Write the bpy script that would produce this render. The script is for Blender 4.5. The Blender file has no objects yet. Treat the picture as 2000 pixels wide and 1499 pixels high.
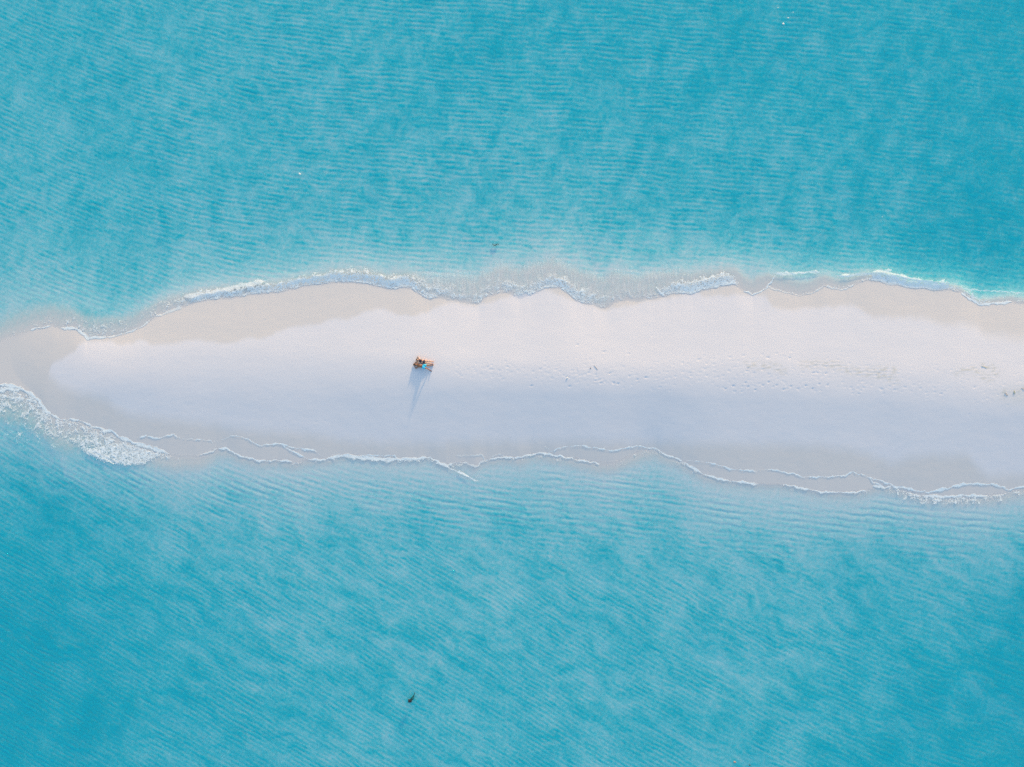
import bpy, bmesh, math, random
import numpy as np
from mathutils import Vector

random.seed(7)
C = bpy.context.scene.collection
scene = bpy.context.scene

# ------------------------------------------------------------------ camera, sky, sun, exposure
cam_d = bpy.data.cameras.new('camera')
cam = bpy.data.objects.new('camera', cam_d)
C.objects.link(cam)
cam.location = (0, 0, 60)
cam.rotation_euler = (0, 0, 0)                       # straight down, image up = north (+Y)
cam_d.sensor_width = 36
cam_d.lens = 24
cam_d.clip_start = 0.5
cam_d.clip_end = 12000
scene.camera = cam

SUN_EL = math.radians(6.6)
SUN_DIR = Vector((0.33, 0.944, 0)).normalized()      # horizontal direction towards the sun
world = bpy.data.worlds.new('World')
scene.world = world
world.use_nodes = True
wn = world.node_tree.nodes
bg = wn['Background']
sky = wn.new('ShaderNodeTexSky')
sky.sky_type = 'NISHITA'
sky.sun_disc = False
sky.sun_elevation = SUN_EL
sky.sun_rotation = math.atan2(SUN_DIR.x, SUN_DIR.y)
sky.altitude = 0
sky.air_density = 1.0
sky.dust_density = 0.8
sky.ozone_density = 1.5
world.node_tree.links.new(sky.outputs[0], bg.inputs[0])
bg.inputs[1].default_value = 0.15

sun_d = bpy.data.lights.new('sun', 'SUN')
sun_d.energy = 2.0
sun_d.angle = math.radians(2.2)
sun_d.color = (1.0, 0.74, 0.38)
sun = bpy.data.objects.new('sun', sun_d)
C.objects.link(sun)
sv = SUN_DIR * math.cos(SUN_EL) + Vector((0, 0, math.sin(SUN_EL)))
sun.rotation_euler = sv.to_track_quat('Z', 'Y').to_euler()
sun.location = (20, 60, 30)

scene.view_settings.view_transform = 'Standard'
scene.view_settings.look = 'None'
scene.view_settings.gamma = 1
scene.view_settings.exposure = 1.68
scene.cycles.use_denoising = False
scene.cycles.max_bounces = 8
scene.cycles.transparent_max_bounces = 16

# ------------------------------------------------------------------ helpers
S = 0.045                                            # metres per pixel of the photograph
def wx(px): return (np.asarray(px, float) - 1000.0) * S
def wy(py): return (749.5 - np.asarray(py, float)) * S
def poly(*pts): a = np.array(pts, float); return np.stack([wx(a[:, 0]), wy(a[:, 1])], 1)

def _hash(ix, iy, seed):
    h = (ix.astype(np.int64) * 374761393 + iy.astype(np.int64) * 668265263 + seed * 974634777) & 0xFFFFFFFF
    h = ((h ^ (h >> 13)) * 1274126177) & 0xFFFFFFFF
    h = ((h ^ (h >> 16)) * 2246822519) & 0xFFFFFFFF
    return ((h ^ (h >> 15)) & 0xFFFFFF) / float(0x1000000)

def pn(x, y, seed=0):
    """gradient noise, about -1..1"""
    ix = np.floor(x); iy = np.floor(y)
    fx = x - ix; fy = y - iy
    u = fx * fx * fx * (fx * (fx * 6 - 15) + 10); v = fy * fy * fy * (fy * (fy * 6 - 15) + 10)
    def g(ox, oy):
        a = _hash(ix + ox, iy + oy, seed) * 6.2831853
        return np.cos(a) * (fx - ox) + np.sin(a) * (fy - oy)
    n0 = g(0, 0) * (1 - u) + g(1, 0) * u
    n1 = g(0, 1) * (1 - u) + g(1, 1) * u
    return (n0 * (1 - v) + n1 * v) * 1.5

def fbm(x, y, seed=0, octaves=4, gain=0.5):
    s = 0; a = 1.0; t = 0
    for o in range(octaves):
        s = s + a * pn(x, y, seed + o * 17); t += a
        a *= gain; x = x * 2.03 + 11.3; y = y * 2.03 - 7.7
    return s / t

def worley(x, y, seed=0):
    ix = np.floor(x); iy = np.floor(y)
    f1 = np.full(x.shape, 9.0); f2 = np.full(x.shape, 9.0)
    for ox in (-1, 0, 1):
        for oy in (-1, 0, 1):
            cx = ix + ox; cy = iy + oy
            d = np.hypot(cx + _hash(cx, cy, seed) - x, cy + _hash(cx, cy, seed + 5) - y)
            f2 = np.where(d < f1, f1, np.minimum(f2, d)); f1 = np.minimum(f1, d)
    return f1, f2

def sstep(a, b, x):
    t = np.clip((x - a) / (b - a), 0, 1)
    return t * t * (3 - 2 * t)

def smooth1(xs, ys, r):
    """running mean of a curve sampled on even xs"""
    n = max(1, int(r / (xs[1] - xs[0])))
    k = np.hanning(2 * n + 3)[1:-1]; k /= k.sum()
    return np.convolve(np.pad(ys, (n, n), mode='edge'), k, mode='valid')

def pdist(x, y, P, full=False):
    """distance to a polyline P (n,2); also the running length parameter"""
    best = np.full(x.shape, 1e9); par = np.zeros(x.shape)
    L = 0.0
    tot = np.hypot(*(P[1:] - P[:-1]).T).sum()
    for a, b in zip(P[:-1], P[1:]):
        d = b - a; l2 = (d ** 2).sum() + 1e-12
        t = np.clip(((x - a[0]) * d[0] + (y - a[1]) * d[1]) / l2, 0, 1)
        q = np.hypot(x - a[0] - t * d[0], y - a[1] - t * d[1])
        m = q < best
        best = np.where(m, q, best); par = np.where(m, (L + t * math.sqrt(l2)) / tot, par)
        L += math.sqrt(l2)
    return (best, par) if full else best

def material(name):
    m = bpy.data.materials.new(name); m.use_nodes = True
    nt = m.node_tree; nt.nodes.clear()
    return m, nt

def N(nt, t, **kw):
    n = nt.nodes.new(t)
    for k, v in kw.items():
        if k.startswith('i_'):
            n.inputs[k[2:].replace('_', ' ')].default_value = v
        else:
            setattr(n, k, v)
    return n

def mathn(nt, op, a, b=None, clamp=False):
    n = nt.nodes.new('ShaderNodeMath'); n.operation = op; n.use_clamp = clamp
    for i, v in enumerate((a, b)):
        if v is None: continue
        if isinstance(v, (int, float)): n.inputs[i].default_value = v
        else: nt.links.new(v, n.inputs[i])
    return n.outputs[0]

def attr(nt, name):
    n = nt.nodes.new('ShaderNodeAttribute'); n.attribute_name = name; return n.outputs['Fac']

def mixcol(nt, fac, a, b):
    n = nt.nodes.new('ShaderNodeMix'); n.data_type = 'RGBA'
    for sock, v in ((n.inputs[0], fac), (n.inputs[6], a), (n.inputs[7], b)):
        if isinstance(v, (tuple, float, int)): sock.default_value = v if not isinstance(v, tuple) else (*v, 1)
        else: nt.links.new(v, sock)
    return n.outputs[2]

def simple_mat(name, col, rough=0.6, var=0.12, scale=30.0, sss=0.0):
    m, nt = material(name)
    tc = N(nt, 'ShaderNodeTexCoord')
    no = N(nt, 'ShaderNodeTexNoise'); no.inputs['Scale'].default_value = scale; no.inputs['Detail'].default_value = 4
    nt.links.new(tc.outputs['Object'], no.inputs['Vector'])
    lo = tuple(c * (1 - var) for c in col); hi = tuple(min(1, c * (1 + var)) for c in col)
    b = N(nt, 'ShaderNodeBsdfPrincipled'); b.inputs['Roughness'].default_value = rough
    nt.links.new(mixcol(nt, no.outputs['Fac'], lo, hi), b.inputs['Base Color'])
    bu = N(nt, 'ShaderNodeBump'); bu.inputs['Strength'].default_value = 0.25; bu.inputs['Distance'].default_value = 0.004
    nt.links.new(no.outputs['Fac'], bu.inputs['Height']); nt.links.new(bu.outputs[0], b.inputs['Normal'])
    if sss: b.inputs['Subsurface Weight'].default_value = sss; b.inputs['Subsurface Radius'].default_value = (0.02, 0.008, 0.004)
    o = N(nt, 'ShaderNodeOutputMaterial'); nt.links.new(b.outputs[0], o.inputs[0])
    return m

def grid_mesh(name, xs, ys, Z, mat, keep=None, attrs=None, X=None, Y=None):
    """a height field on coordinates xs, ys (Z shaped ny, nx) as one smooth mesh"""
    ny, nx = Z.shape
    if X is None: X, Y = np.meshgrid(xs, ys)
    idx = np.arange(nx * ny).reshape(ny, nx)
    q = np.stack([idx[:-1, :-1], idx[:-1, 1:], idx[1:, 1:], idx[1:, :-1]], -1).reshape(-1, 4)
    if keep is not None:
        kf = (keep[:-1, :-1] & keep[:-1, 1:] & keep[1:, 1:] & keep[1:, :-1]).reshape(-1)
        q = q[kf]
    used = np.zeros(nx * ny, bool); used[q.reshape(-1)] = True
    remap = np.cumsum(used) - 1
    q = remap[q]
    co = np.stack([X.reshape(-1)[used], Y.reshape(-1)[used], Z.reshape(-1)[used]], -1).astype(np.float32)
    me = bpy.data.meshes.new(name)
    me.vertices.add(len(co)); me.vertices.foreach_set('co', co.reshape(-1))
    me.loops.add(q.size); me.loops.foreach_set('vertex_index', q.reshape(-1).astype(np.int32))
    me.polygons.add(len(q)); me.polygons.foreach_set('loop_start', np.arange(0, q.size, 4, dtype=np.int32))
    me.polygons.foreach_set('loop_total', np.full(len(q), 4, np.int32))
    me.polygons.foreach_set('use_smooth', np.ones(len(q), bool))
    me.update(calc_edges=True)
    for k, v in (attrs or {}).items():
        a = me.attributes.new(k, 'FLOAT', 'POINT')
        a.data.foreach_set('value', v.reshape(-1)[used].astype(np.float32))
    me.materials.append(mat)
    o = bpy.data.objects.new(name, me); C.objects.link(o)
    return o

def axis(fine, outer=3200.0, first=0.8, growth=1.35):
    lo, hi = fine[0], fine[-1]
    ext = []; s = first; p = 0
    while p < outer: p += s; s *= growth; ext.append(p)
    ext = np.array(ext)
    return np.concatenate([(lo - ext)[::-1], fine, hi + ext])

def tag(o, label=None, cat=None, group=None, kind=None):
    if label: o['label'] = label
    if cat: o['category'] = cat
    if group: o['group'] = group
    if kind: o['kind'] = kind
    return o

# ------------------------------------------------------------------ the plan of the sandbar (pixels of the survey = photograph)
NORTH = np.array([(-600, 712), (-300, 706), (-150, 700), (-60, 685), (0, 667), (30, 655), (60, 645), (100, 637), (120, 641), (145, 642), (160, 650), (172, 661),
    (207, 659), (250, 651), (280, 637), (295, 625), (317, 611), (355, 600), (380, 592), (405, 586), (450, 582), (500, 575), (550, 570),
    (600, 559), (650, 552), (700, 552), (737, 560), (762, 566), (800, 562), (812, 572), (840, 587), (850, 581), (875, 587), (915, 592),
    (935, 594), (947, 581), (977, 572), (997, 575), (1015, 582), (1040, 576), (1065, 562), (1095, 565), (1112, 577), (1125, 587),
    (1150, 595), (1175, 602), (1187, 601), (1202, 590), (1220, 587), (1250, 589), (1280, 582), (1302, 580), (1310, 574), (1350, 575),
    (1367, 570), (1397, 562), (1436, 555), (1454, 569), (1471, 576), (1489, 567), (1499, 560), (1531, 571), (1562, 577), (1590, 571),
    (1611, 558), (1632, 565), (1653, 564), (1671, 555), (1695, 548), (1716, 550), (1748, 557), (1790, 564), (1825, 567), (1853, 565),
    (1877, 571), (1895, 586), (1912, 595), (1940, 593), (1965, 590), (2000, 594), (2060, 600), (2200, 620), (2500, 640), (3200, 650)], float)
SOUTH = np.array([(-600, 714), (-300, 710), (-150, 716), (-60, 744), (0, 752), (18, 752), (39, 758), (60, 769), (78, 784), (90, 802), (103, 810), (120, 820),
    (150, 820), (180, 832), (210, 841), (234, 854), (264, 865), (300, 877), (330, 887), (350, 891), (387, 892), (410, 884), (423, 878),
    (444, 877), (468, 890), (510, 901), (546, 899), (581, 905), (600, 899), (644, 897), (668, 890), (710, 894), (755, 898), (800, 897),
    (839, 894), (860, 904), (872, 909), (890, 903), (911, 904), (929, 912), (950, 898), (980, 894), (1016, 894), (1034, 888),
    (1061, 885), (1085, 890), (1130, 896), (1175, 905), (1200, 905), (1230, 890), (1260, 876), (1280, 878), (1300, 887), (1325, 897),
    (1350, 912), (1375, 927), (1410, 937), (1470, 946), (1530, 947), (1560, 952), (1600, 961), (1660, 963), (1700, 957), (1720, 948),
    (1760, 957), (1800, 967), (1840, 971), (1925, 969), (1970, 960), (2000, 952), (2060, 950), (2200, 960), (2500, 950), (3200, 950)], float)
DRY_TOP = np.array([(97, 737), (100, 715), (120, 702), (150, 687), (152, 675), (167, 665), (215, 667), (230, 674), (260, 671), (280, 663),
    (297, 674), (325, 674), (360, 666), (390, 665), (437, 671), (450, 672), (487, 662), (512, 664), (550, 647), (570, 640), (625, 634),
    (657, 622), (680, 625), (712, 610), (750, 602), (775, 615), (800, 617), (825, 614), (855, 600), (875, 592), (935, 598), (997, 578), (1065, 567), (1175, 606), (1302, 584),
    (1363, 572), (1377, 580), (1440, 576), (1496, 577), (1506, 600), (1538, 607), (1562, 604), (1615, 599), (1667, 597), (1681, 607), (1702, 620),
    (1730, 621), (1772, 621), (1797, 621), (1835, 634), (1877, 634), (1905, 639), (1920, 653), (2000, 663), (2100, 680), (3200, 690)], float)
DRY_BOT = np.array([(97, 737), (120, 760), (168, 775), (210, 784), (228, 802), (258, 817), (300, 820), (390, 832), (495, 847), (600, 852),
    (640, 860), (700, 868), (764, 870), (850, 871), (950, 866), (1000, 868), (1100, 866), (1200, 868), (1300, 870), (1457, 873), (1615, 876), (1685, 888), (1737, 910),
    (1765, 901), (1807, 893), (1888, 894), (1905, 915), (1930, 935), (2000, 932), (2100, 930), (3200, 930)], float)
CREST = np.array([(-600, 712), (-100, 706), (0, 712), (100, 722), (300, 722), (600, 728), (900, 733), (1200, 738), (1500, 744), (1700, 750), (1900, 768), (2000, 775), (3200, 790)], float)

cx = np.arange(-75, 100, 0.045)
def curve(P, r=0.0, wig=0.0, seed=0):
    y = np.interp(cx, wx(P[:, 0]), wy(P[:, 1]))
    if wig: y = y + wig * (fbm(cx * 0.9, cx * 0 + 3.1, seed, 5, 0.6))
    return smooth1(cx, y, r) if r else y
yN_ex = curve(NORTH, 0.12, 0.22, 3); yN_sm = curve(NORTH, 2.2)
yS_ex = curve(SOUTH, 0.12, 0.20, 9); yS_sm = curve(SOUTH, 2.2)
yN_ex = np.maximum(yN_ex, yS_ex + 0.02)
yC = curve(CREST, 3.0)
yDT = curve(DRY_TOP, 0.3, 0.25, 21); yDB = curve(DRY_BOT, 0.3, 0.25, 22)
def at(c, x): return np.interp(x, cx, c)
def table(x, rows, col): r = np.array(rows, float); return np.interp(x, wx(r[:, 0]), r[:, col])

#             x    shelf  slope-length (pixels)
N_TAB = [(-200, 60, 160), (0, 52, 135), (170, 58, 80), (300, 42, 65), (450, 28, 55), (600, 26, 55), (800, 48, 75), (950, 78, 72), (1150, 95, 75),
         (1300, 72, 65), (1450, 50, 58), (1560, 40, 52), (1650, 26, 42), (1800, 13, 32), (2000, 16, 34)]
S_TAB = [(-200, 100, 150), (0, 120, 120), (100, 105, 115), (300, 44, 140), (450, 14, 138), (700, 8, 135), (950, 10, 132), (1250, 22, 138),
         (1450, 8, 148), (1600, 8, 148), (1800, 14, 138), (2000, 22, 125)]
D_CTRL = [(200, 100, 1.55), (0, 300, 1.25), (0, 480, 1.2), (500, 400, 1.35), (550, 150, 1.65), (1000, 80, 1.9), (1000, 350, 1.5), (1500, 60, 2.1), (1550, 330, 1.7),
          (1970, 20, 2.3), (1970, 280, 2.25), (1970, 500, 2.3), (1750, 150, 2.0), (40, 1330, 2.75), (30, 1060, 2.3), (350, 1420, 1.9), (300, 1150, 1.9), (600, 1150, 1.5),
          (650, 1400, 1.6), (1000, 1420, 1.5), (1000, 1180, 1.45), (1450, 1400, 1.55), (1450, 1150, 1.5), (1750, 1300, 2.0), (1970, 1470, 2.9), (1850, 1130, 1.9), (1970, 1280, 2.7), (1970, 1060, 1.7)]

def deep(x, y):
    s = 0; w = 0
    for px, py, d in D_CTRL:
        d = 0.9 * d if d < 1.8 else d
        k = 1.0 / (((x - wx(px)) ** 2 + (y - wy(py)) ** 2) + 16.0) ** 1.6
        s = s + k * d; w = w + k
    d = s / w
    r = np.hypot(x / 50.0, y / 38.0)
    return d + 1.2 * sstep(1.0, 5.0, r)

def family(tab):
    """ripple lines that fall towards the right at a tabled angle: y + A(x) is constant along a line"""
    px = cx / S + 1000
    A = np.cumsum(np.tan(np.radians(np.interp(px, tab[0], tab[1])))) * (cx[1] - cx[0])
    return A - np.interp(0, cx, A)
FAM_N = family(([-300, 0, 300, 600, 1000, 2000, 2300], [26, 24, 18, 7, 4, 8, 8]))
FAM_S = family(([-300, 0, 500, 1000, 1500, 2000, 2300], [30, 30, 31, 32, 27, 17, 14]))
FAM_B = family(([-300, 0, 300, 600, 1000, 1500, 2000], [36, 34, 28, 18, 7, 8, 5]))     # along the lower beach
def families(x, y):
    """the three ripple families and how strongly each shows at a point"""
    py = 749.5 - y / S + 30 * pn(x * .2, y * .2, 93)
    edge = np.interp(x, wx([0, 600, 1000, 1500, 2000]), [1010, 1060, 1070, 1090, 1120])
    kb = sstep(70, -70, py - edge)
    north = (py < 720).astype(float)
    return ((y + at(FAM_N, x), north), (y + at(FAM_S, x), (1 - north) * (1 - kb)), (y + at(FAM_B, x), (1 - north) * kb))
def phase(x, y):
    f = families(x, y)
    return sum(p * w for p, w in f)

def shore_t(x, y):
    """signed distance outwards from each waterline (positive over water), exact at the edge and smoothed offshore"""
    tn0 = y - at(yN_ex, x); tns = y - at(yN_sm, x)
    k = sstep(0.3, 3.0, np.abs(tns)); tn = tn0 * (1 - k) + tns * k
    ts0 = at(yS_ex, x) - y; tss = at(yS_sm, x) - y
    k = sstep(0.3, 3.0, np.abs(tss)); ts = ts0 * (1 - k) + tss * k
    return tn, ts, tn0, ts0

def mottle(x, y):
    south = sstep(1.0, -1.0, y - at(yC, x))
    u = x + 0.8 * pn(x * .4, y * .4, 91); v = y + 0.8 * pn(x * .4, y * .4, 92)
    out = []
    for k, (au, av, sd) in enumerate(((3.6, 2.5, 31), (1.25, 0.9, 37))):
        n = fbm(u / au, (v + 0.1 * u) / av, sd, 4, 0.6)
        m = fbm((u - 0.3 * v) / (au * 2.2), (v + 0.55 * u) / (av * .8), sd + 5, 4, 0.6) * (1.35 if k == 0 else 1)
        out.append(n * (1 - south) + m * south)
    return out

def depth_field(x, y, tn, ts, plain=False):
    big, mid = (0, 0) if plain else mottle(x, y)
    D = deep(x, y)
    m = 1 if plain else 1.0 * np.exp((0.75 * big + 1.5 * mid) * sstep(0.5, 5.0, np.maximum(tn, ts)))
    out = np.full(x.shape, -1.0)
    for t, tab in ((tn, N_TAB), (ts, S_TAB)):
        w = table(x, tab, 1) * S; L = table(x, tab, 2) * S
        w = w * (1 + 0.14 * pn(x * 0.5, y * 0.3, 55) + 0.10 * pn(x * 1.3, y * 0.9, 56))
        sh = 0.03 + 0.08 * np.clip(t / w, 0, 1.5)
        sh = sh * np.clip(t / (0.35 * w) , 0, 1)
        u = np.maximum(0, t - 0.5 * w)
        d = sh + (D * m) * (1 - np.exp(-(u / (L + 0.25 * w)) ** 1.3))
        out = np.where(t > 0, d, out)
    return out

FOOT = []
def crop(pts, ox, oy, k): return [(ox + a / k, oy + b / k) for a, b in pts]
FOOT += [(px, py, 0.075, 0.06) for px, py in ((1458, 756), (1487, 753), (1513, 753), (1541, 755), (1570, 754), (1596, 751), (1583, 760), (1555, 760), (1472, 762),
         (1414, 760), (1429, 754), (1612, 753), (1609, 730), (1585, 729), (1539, 700), (1458, 720), (1453, 748), (1498, 747), (1527, 761), (1107, 737),
         (1127.5, 674.5), (1197, 749), (1206, 750), (1173, 749), (1228, 735), (1243, 742), (1190, 730), (1227, 692), (1179, 688), (1259, 738), (1112, 755), (1038, 754))]
rs = np.random.RandomState(11)
for _ in range(520):
    px = rs.uniform(880, 1760) if rs.rand() < .8 else rs.uniform(1650, 2040)
    lo, hi = np.interp(px, [880, 1100, 1300, 1700, 2040], [705, 695, 690, 698, 690]), np.interp(px, [880, 1100, 1300, 1700, 2040], [735, 752, 764, 772, 800])
    FOOT.append((px, lo + (hi - lo) * rs.beta(1.6, 1.3), rs.uniform(.05, .085), rs.uniform(.008, .03)))
for _ in range(140):
    FOOT.append((rs.uniform(250, 2050), rs.uniform(640, 850), rs.uniform(.05, .09), rs.uniform(.004, .012)))
# lines of steps
for (x0, y0, x1, y1) in ((1300, 733, 1640, 722), (1330, 712, 1560, 690), (1640, 752, 1850, 765), (930, 716, 1180, 734)):
    n = int(math.hypot(x1 - x0, y1 - y0) / 15)
    for i in range(n):
        t = i / n
        FOOT.append((x0 + (x1 - x0) * t + rs.uniform(-3, 3), y0 + (y1 - y0) * t + (4 if i % 2 else -4) + rs.uniform(-2, 2), .085, rs.uniform(.015, .04)))
FOOT = np.array(FOOT)

STAINS = [crop([(1380, 360), (1620, 345), (1850, 350), (2000, 380)], 1400, 670, 8.33), [(1590, 711), (1625, 712), (1645, 721), (1668, 727), (1700, 726), (1722, 721), (1740, 724)],
          [(1650, 724), (1690, 731), (1730, 738), (1744, 746)], [(1700, 730), (1735, 732), (1742, 740)],
          crop([(300, 590), (480, 540), (700, 525), (780, 600), (900, 640), (1000, 740), (1130, 720), (1230, 640), (1240, 540), (1150, 480), (950, 460)], 1840, 680, 12.5),
          crop([(1420, 1200), (1420, 1100), (1500, 1070), (1700, 1080), (1900, 1010), (2100, 980)], 1840, 680, 12.5),
          crop([(480, 360), (520, 390), (700, 375), (900, 385), (1060, 460)], 1400, 670, 8.33)]

def bed_height(x, y, detail=True):
    tn, ts, tn0, ts0 = shore_t(x, y)
    H = np.interp(x, wx([-300, -60, 0, 100, 300, 900, 2000, 3000]), [0.0, 0.02, 0.05, 0.15, 0.32, 0.44, 0.45, 0.45])
    yn = np.where(np.abs(tn0) < 3, at(yN_ex, x) * (1 - sstep(.3, 3, np.abs(tn0))) + at(yN_sm, x) * sstep(.3, 3, np.abs(tn0)), at(yN_sm, x))
    ys = np.where(np.abs(ts0) < 3, at(yS_ex, x) * (1 - sstep(.3, 3, np.abs(ts0))) + at(yS_sm, x) * sstep(.3, 3, np.abs(ts0)), at(yS_sm, x))
    yc = at(yC, x) + 0.35 * fbm(x * 0.12, y * 0.12, 71, 3)
    a = np.clip((yn - y) / np.maximum(yn - yc, 0.3), -1, 4) * H
    b = np.clip((y - ys) / np.maximum(yc - ys, 0.3), -1, 4) * H
    k = np.interp(x, wx([0, 600, 900, 1700, 2000]), [0.28, 0.27, 0.20, 0.19, 0.22]) + 1e-3
    hh = np.clip(0.5 + 0.5 * (b - a) / k, 0, 1)
    land = b * (1 - hh) + a * hh - k * hh * (1 - hh)
    dep = depth_field(x, y, tn, ts, True)
    water = (tn0 > 0) | (ts0 > 0)
    h = np.where(water, -0.15 * np.maximum(dep, 0), np.maximum(land, 0.004))
    if detail:
        warp = 0.16 * pn(x * .4, y * .4, 41) + 0.08 * pn(x * 1.1, y * 1.1, 42)
        # ripples in the sand under shallow water
        south = ts0 > 0
        amp = sstep(0.1, 0.5, dep) * sstep(1.7, 0.5, dep) * np.where(south, 1.0, 0.55) * sstep(-0.35, 0.5, fbm(x * .22, y * .3, 61, 3))
        lam = np.where(south, 0.62, 0.5)
        w = 0
        for ph, k in families(x, y):
            w = w + k * (np.sin((ph + warp) * 6.2832 / lam) + 0.35 * np.sin(2 * (ph + warp) * 6.2832 / lam + 1.0))
        inx = (np.abs(x) < 49)
        h = h + np.where(inx, 0.009 * amp * w, 0)
        landm = sstep(0.0, 0.06, land) * ~water
        h = h + landm * (0.0045 * fbm(x * 0.5, y * 0.8, 81, 3) + 0.0012 * fbm(x * 2.2, y * 3.0, 83, 3))
        # dry sand above the old high water mark is rougher
        rough = sstep(-0.4, 0.6, fbm(x * .35, y * .5, 85, 3)) * sstep(1.6, .2, np.abs(y - at(yC, x) - 0.5)) * sstep(wx(850), wx(1150), x)
        h = h + landm * rough * 0.006 * fbm(x * 4.5, y * 5.5, 87, 3)
    return h, dep, tn0, ts0, water

# ------------------------------------------------------------------ materials of the setting
def sand_material():
    m, nt = material('sand')
    L = nt.links
    geo = N(nt, 'ShaderNodeNewGeometry')
    pos = geo.outputs['Position']
    def noise(scale, detail=4, rough=.6):
        n = N(nt, 'ShaderNodeTexNoise'); n.inputs['Scale'].default_value = scale; n.inputs['Detail'].default_value = detail
        n.inputs['Roughness'].default_value = rough; L.new(pos, n.inputs['Vector']); return n.outputs['Fac']
    wet = attr(nt, 'wet'); stain = attr(nt, 'stain')
    n1 = noise(0.35, 5); n2 = noise(9.0, 5, .7); n3 = noise(38.0, 3, .7)
    dry = mixcol(nt, n1, (0.832, 0.738, 0.740), (0.892, 0.797, 0.800))
    f = mathn(nt, 'ADD', mathn(nt, 'MULTIPLY', n2, 0.6), mathn(nt, 'MULTIPLY', n3, 0.6))
    f = mathn(nt, 'SUBTRACT', f, 0.1, True)
    dry = mixcol(nt, f, mixcol(nt, 0.5, dry, (0.74, 0.668, 0.662)), mixcol(nt, 0.4, dry, (0.96, 0.892, 0.89)))
    wcol = mixcol(nt, f, (0.75, 0.65, 0.605), (0.83, 0.73, 0.685))
    col = mixcol(nt, wet, dry, wcol)
    col = mixcol(nt, stain, col, (0.50, 0.46, 0.34))
    b = N(nt, 'ShaderNodeBsdfPrincipled')
    L.new(col, b.inputs['Base Color'])
    L.new(mathn(nt, 'SUBTRACT', 0.95, mathn(nt, 'MULTIPLY', wet, 0.6)), b.inputs['Roughness'])
    b.inputs['IOR'].default_value = 1.33
    bu = N(nt, 'ShaderNodeBump'); bu.inputs['Strength'].default_value = 0.12; bu.inputs['Distance'].default_value = 0.02
    L.new(f, bu.inputs['Height']); L.new(bu.outputs[0], b.inputs['Normal'])
    o = N(nt, 'ShaderNodeOutputMaterial'); L.new(b.outputs[0], o.inputs[0])
    return m

ABS = (0.55, 0.053, 0.027)                            # absorption per unit of the optical depth stored on the sheet, each way
def water_material():
    m, nt = material('sea_water')
    L = nt.links
    d = attr(nt, 'depth')  # optical depth, including the light bands painted in with the waves
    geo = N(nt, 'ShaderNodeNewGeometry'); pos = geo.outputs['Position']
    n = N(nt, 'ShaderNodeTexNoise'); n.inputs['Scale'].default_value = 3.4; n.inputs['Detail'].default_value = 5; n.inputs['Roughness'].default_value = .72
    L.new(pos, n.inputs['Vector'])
    # fine noise mottles the optical depth
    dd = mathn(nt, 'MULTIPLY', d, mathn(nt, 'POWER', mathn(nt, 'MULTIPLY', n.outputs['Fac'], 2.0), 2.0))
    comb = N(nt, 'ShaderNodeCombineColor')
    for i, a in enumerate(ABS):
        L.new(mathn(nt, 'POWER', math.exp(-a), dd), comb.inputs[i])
    tr = N(nt, 'ShaderNodeBsdfTransparent'); L.new(comb.outputs[0], tr.inputs[0])
    bu = N(nt, 'ShaderNodeBump'); bu.inputs['Strength'].default_value = 0.35; bu.inputs['Distance'].default_value = 0.03
    L.new(n.outputs['Fac'], bu.inputs['Height'])
    # light scattered back by the water itself
    df = N(nt, 'ShaderNodeBsdfDiffuse'); df.inputs[0].default_value = (0.012, 0.465, 0.585, 1)
    L.new(bu.outputs[0], df.inputs['Normal'])
    fac = mathn(nt, 'SUBTRACT', 1.0, mathn(nt, 'POWER', math.exp(-0.16), dd))
    mx = N(nt, 'ShaderNodeMixShader'); L.new(fac, mx.inputs[0]); L.new(tr.outputs[0], mx.inputs[1]); L.new(df.outputs[0], mx.inputs[2])
    # Fresnel reflection, the same from above and below (the sheet stands for a surface that does not bend the light)
    dt = N(nt, 'ShaderNodeVectorMath', operation='DOT_PRODUCT'); L.new(geo.outputs['Incoming'], dt.inputs[0]); L.new(bu.outputs[0], dt.inputs[1])
    ca = mathn(nt, 'SUBTRACT', 1.0, mathn(nt, 'ABSOLUTE', dt.outputs['Value']), True)
    frv = mathn(nt, 'ADD', 0.02, mathn(nt, 'MULTIPLY', 0.25, mathn(nt, 'POWER', ca, 5.0)))
    gl = N(nt, 'ShaderNodeBsdfGlossy'); gl.inputs['Roughness'].default_value = 0.08; L.new(bu.outputs[0], gl.inputs['Normal'])
    m2 = N(nt, 'ShaderNodeMixShader'); L.new(frv, m2.inputs[0]); L.new(mx.outputs[0], m2.inputs[1]); L.new(gl.outputs[0], m2.inputs[2])
    o = N(nt, 'ShaderNodeOutputMaterial'); L.new(m2.outputs[0], o.inputs[0])
    return m

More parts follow.
